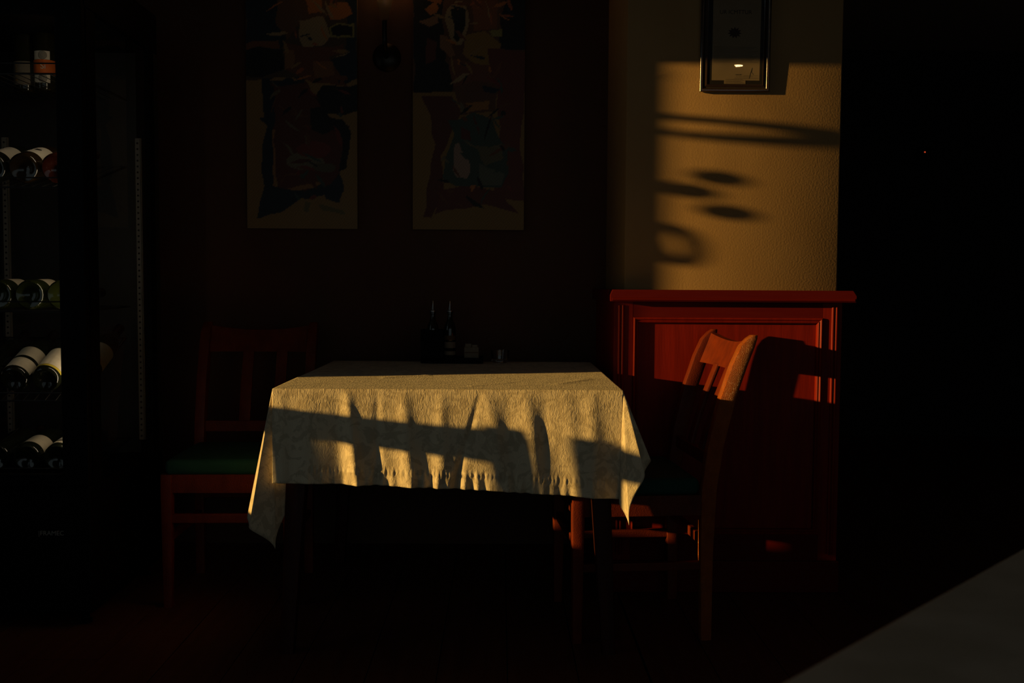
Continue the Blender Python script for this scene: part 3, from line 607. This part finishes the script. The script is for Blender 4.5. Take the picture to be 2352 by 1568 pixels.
shR = [([(950, -300), (1010, -300), (1020, 150), (1040, 165), (1040, 215), (950, 220)], BLK), ([(1150, -300), (1212, -300), (1212, 120), (1150, 122), (1140, 80), (1160, 20)], BLK),
       ([(1000, -300), (1150, -300), (1150, 80), (1110, 85), (1080, 20), (1020, 60)], (.12, .055, .02)), ([(1080, 5), (1140, 5), (1142, 75), (1090, 80)], (.20, .075, .025)),
       ([(972, 35), (995, 15), (1006, 30), (1002, 42), (985, 47)], ORG), ([(975, -40), (1020, -40), (1010, 20), (980, 15)], (.34, .12, .03)), ([(960, 62), (1005, 45), (1010, 62), (985, 74)], (.24, .13, .06)),
       (ell(1050, 62, 26, 50), TAN), ([(1037, 30), (1050, 24), (1066, 32), (1066, 75), (1050, 104), (1038, 95)], (.004, .008, .008)), ([(1010, 90), (1024, 92), (1046, 140), (1030, 145), (1010, 125)], (.22, .11, .05)),
       ([(1072, 88), (1110, 80), (1150, 110), (1140, 155), (1090, 160), (1064, 130)], (.25, .15, .03)), ([(1120, 80), (1152, 76), (1150, 92), (1128, 94)], YEL), ([(980, 100), (1005, 110), (1000, 140), (975, 150)], RED),
       ([(1030, 150), (1140, 150), (1145, 195), (1040, 200)], (.15, .055, .03)), ([(1120, 120), (1205, 125), (1195, 330), (1205, 460), (1130, 450), (1150, 300)], (.12, .032, .02)),
       ([(968, 225), (1040, 225), (1055, 260), (1010, 360), (1020, 440), (990, 500), (970, 500), (985, 420), (1000, 330), (990, 290)], RED), ([(1045, 200), (1140, 195), (1135, 232), (1140, 262), (1060, 265), (1050, 240)], (.11, .05, .025)),
       ([(1065, 240), (1120, 238), (1118, 256), (1070, 262)], (.30, .14, .035)), ([(1110, 205), (1142, 208), (1130, 222), (1112, 220)], NAVY),
       ([(1030, 280), (1090, 262), (1130, 282), (1150, 330), (1165, 345), (1165, 400), (1150, 430), (1050, 430), (1015, 410), (1025, 350), (1038, 320)], TEAL), ([(1055, 290), (1080, 300), (1085, 325), (1060, 325)], RED),
       ([(1090, 335), (1150, 332), (1155, 360), (1120, 385), (1100, 370)], (.12, .11, .06)), ([(1100, 380), (1155, 400), (1150, 425), (1105, 425)], (.10, .12, .09)),
       ([(1044, 338), (1056, 336), (1070, 360), (1077, 392), (1070, 412), (1050, 410), (1042, 395)], (.30, .21, .16)), ([(1010, 432), (1090, 430), (1150, 440), (1190, 490), (1100, 470), (1000, 490)], (.11, .03, .02)), ([(1075, 430), (1095, 428), (1085, 445)], ORG)]
painting(-0.351, 0.089, 1.269, 2.20, 948, 1203, 527, lambda x, y: (.24, .145, .04) if y > 215 else (.10, .045, .02), shR, 'tall abstract canvas with a pale oval and teal body, right of the wall lamp', 8)

# ------------------------------------------------------------------ wall lamp between the paintings
wl = empty('wall_lamp', (-0.456, Y1, 1.945), label='dark wall lamp with round backplate between the two paintings', cat='lamp')
MB().lathe([(0, 0), (.056, 0), (.056, .006), (.046, .014), (.020, .022), (0, .024)], 32, M=Matrix.Rotation(R(90), 4, 'X')).build('backplate', M_metal, wl, 40)
MB().tube([(0, -.02, 0), (0, -.050, .004), (0, -.075, .03), (0, -.080, .065), (0, -.080, .125)], .0095, 12).build('arm', M_metal, wl, 50)
MB().lathe([(.009, .120), (.014, .124), (.026, .180), (.040, .235), (.062, .300), (.066, .305), (.059, .300), (.037, .235), (.023, .182), (.010, .128)], 28, M=Matrix.Translation((0, -.08, 0))).build('glass_shade', M_shade, wl, 50)
MB().lathe([(0, .255), (.014, .260), (.020, .282), (.014, .302), (0, .308)], 16, M=Matrix.Translation((0, -.08, 0))).build('bulb', mat('dim_bulb', (.8, .6, .4), .5, emit=(1, .55, .22), estr=1.5, bump=.0001), wl, 50)
wd_ = bpy.data.lights.new('wall_lamp_light', 'POINT'); wo = bpy.data.objects.new('wall_lamp_light', wd_); C.objects.link(wo)
wd_.energy = 0.45; wd_.color = (1, .52, .20); wd_.shadow_soft_size = .02; wo.location = (-0.456, Y1 - .08, 1.945 + .345)

# ------------------------------------------------------------------ framed certificate on the pillar
TILT = R(1.5)
pf = empty('framed_certificate', (0.783, PY - 0.002, 1.705), (TILT, 0, 0), 'framed certificate hanging high on the tan pillar', 'picture frame'); pf.scale = (1, 0.6, 1)
fw, fh = 0.118, 0.36
MB().mould(-fw, fw, 0, fh, 0, [(.002, 0), (0, .006)] + [(.0062 - .0062 * math.cos(k * .2618), .017 + .0062 * math.sin(k * .2618)) for k in range(13)] + [(.014, .0165), (.019, .0200), (.0225, .0218), (.0245, .0210), (.025, .017)]).build('frame_moulding', M_bronze, pf, 35)
MB().box(-fw + .005, fw - .005, -.0172, -.002, .005, fh - .005).build('backing_board', M_mount, pf)
MB().box(-.078, .083, -.0178, -.0170, .038, fh - .035).build('certificate_sheet', M_paper, pf)
MB().box(-.036, .036, -.0182, -.0172, .0265, .044).build('caption_slip', M_paper, pf)
q = MB()
for k in range(5): q.box(-.032, .032 - .006 * (k % 3), -.0185, -.0182, .029 + k * .003, .0297 + k * .003)
q.box(-.002, .080, -.0181, -.0178, .045, .0458).box(.004, .060, -.0181, -.0178, .0505, .0511).box(.030, .079, -.0181, -.0178, .0535, .0540)
for k in range(12): q.box(-.072, .076 - .02 * ((k * 7) % 4) / 3, -.0181, -.0178, .098 + k * .0045, .0986 + k * .0045)
q.tube([(.048, -.0180, .044), (.052, -.0180, .062), (.058, -.0180, .080), (.055, -.0180, .066), (.062, -.0180, .058)], .0006, 4)
q.build('printed_lines', M_ink, pf)
q = MB(); star = []
for k in range(22):
    a = math.pi / 2 + k * math.pi / 11; rr = .024 if k % 2 == 0 else .015; star.append((rr * math.cos(a) - .004, .195 + rr * .8 * math.sin(a)))
q.prism(star, -.0181, -.0178); q.build('dark_emblem', mat('emblem_red', (.03, .006, .004), .8, bump=.00005), pf)
text_mesh('UR ICMTTUR', 0.0185, M_ink, 'heading', pf, (-.002, -.0180, .262), (R(90), 0, 0), .0002)
text_mesh('urun adi', 0.0060, M_ink, 'signature_caption', pf, (.012, -.0180, .0575), (R(90), 0, 0), .0002)
MB().box(-fw + .022, fw - .022, -.0205, -.0195, .022, fh - .022).build('glazing', M_pane, pf)

# ------------------------------------------------------------------ foreground table at the right, downlight, sensor
ft = empty('foreground_table', (0.78, 0.62, 0), (0, 0, R(45)), 'pale mottled stone-topped table at the lower right corner', 'table')
MB().box(-0.66, 0.72, -0.45, 0.498, 0.712, 0.740, bev=.006).build('stone_top', M_stone, ft)
MB().tube([(0.05, -.25, .03), (0.05, -.25, .712)], .035, 16).build('pedestal', M_metal, ft, 50)
MB().lathe([(0, 0), (.22, 0), (.22, .012), (.05, .035), (0, .035)], 32, M=Matrix.Translation((.05, -.25, 0))).build('foot_plate', M_metal, ft, 40)

def downlight(x, y, label):
    e = empty('ceiling_downlight', (x, y, ZC), label=label, cat='light')
    MB().lathe([(.034, 0), (.050, 0), (.050, -.004), (.042, -.005), (.034, -.003)], 32).build('trim_ring', M_metal, e, 40)
    MB().lathe([(0, -.0105), (.018, -.0098), (.030, -.0072), (.034, -.004), (.034, 0)], 28).build('lens', M_bulb, e)
DL = (2.070, -2.104)
downlight(*DL, 'small round ceiling downlight mirrored in the certificate glass')

sn = empty('wall_sensor', (2.949, 7.0, 1.98), label='small dark wall unit with a tiny red standby light, far right', cat='sensor')
MB().box(-.05, .05, -.03, 0, -.04, .05, bev=.006).build('housing', M_black, sn)
MB().lathe([(0, -.033), (.0035, -.0325), (.004, -.029)], 12, M=Matrix.Translation((0, 0, .014)) @ Matrix.Rotation(R(-90), 4, 'X')).build('red_light', M_red, sn)

# ------------------------------------------------------------------ hanging mobile at the left window (seen as a shadow on the pillar)
mo = empty('hanging_mobile', (-2.165, 2.65, ZC), label='ring mobile with little balls, its shadow falling on the pillar', cat='mobile')
zr = 1.973 - ZC
RG = [(.30 * math.cos(k * .15708), .083 * math.sin(k * .15708 - .10)) for k in range(40)]
MB().tube([(x_ - .105, y_, zr) for x_, y_ in RG], [.012 + .010 * max(0, math.cos(k * .15708 + 1.0)) for k in range(40)], 10, closed=True).build('ring', M_metal, mo, 60)
for k in range(3):
    a = k * 2.094; MB().tube([(-.105 + .30 * math.cos(a), .083 * math.sin(a), zr), (0, 0, zr + .25)], .0012, 5).build('cord', M_metal, mo)
MB().tube([(0, 0, zr + .25), (0, 0, 0)], .0015, 5).build('cord', M_metal, mo)
for bx, by, bz, r_ in ((-.055, 0, 1.806, .028), (-.180, -.005, 1.765, .029), (-.025, 0, 1.690, .029)):
    MB().lathe([(r_ * math.sin(k * math.pi / 10), r_ * 0.9 * -math.cos(k * math.pi / 10)) for k in range(11)], 16, M=Matrix.Translation((bx, by, bz - ZC))).build('ball', M_metal, mo, 60)
    MB().tube([(bx, by, bz - ZC), (bx * .9, by, zr)], .0008, 4).build('cord', M_metal, mo)
MB().tube([(-.20 + .062 * math.cos(k * .3927), .0 + .006 * math.sin(k * .3927), 1.579 - ZC + .060 * math.sin(k * .3927)) for k in range(16)], .011, 8, closed=True).build('drop_ring', M_metal, mo, 60)
MB().tube([(-.20, 0, 1.638 - ZC), (-.155, 0, zr)], .0008, 4).build('cord', M_metal, mo)
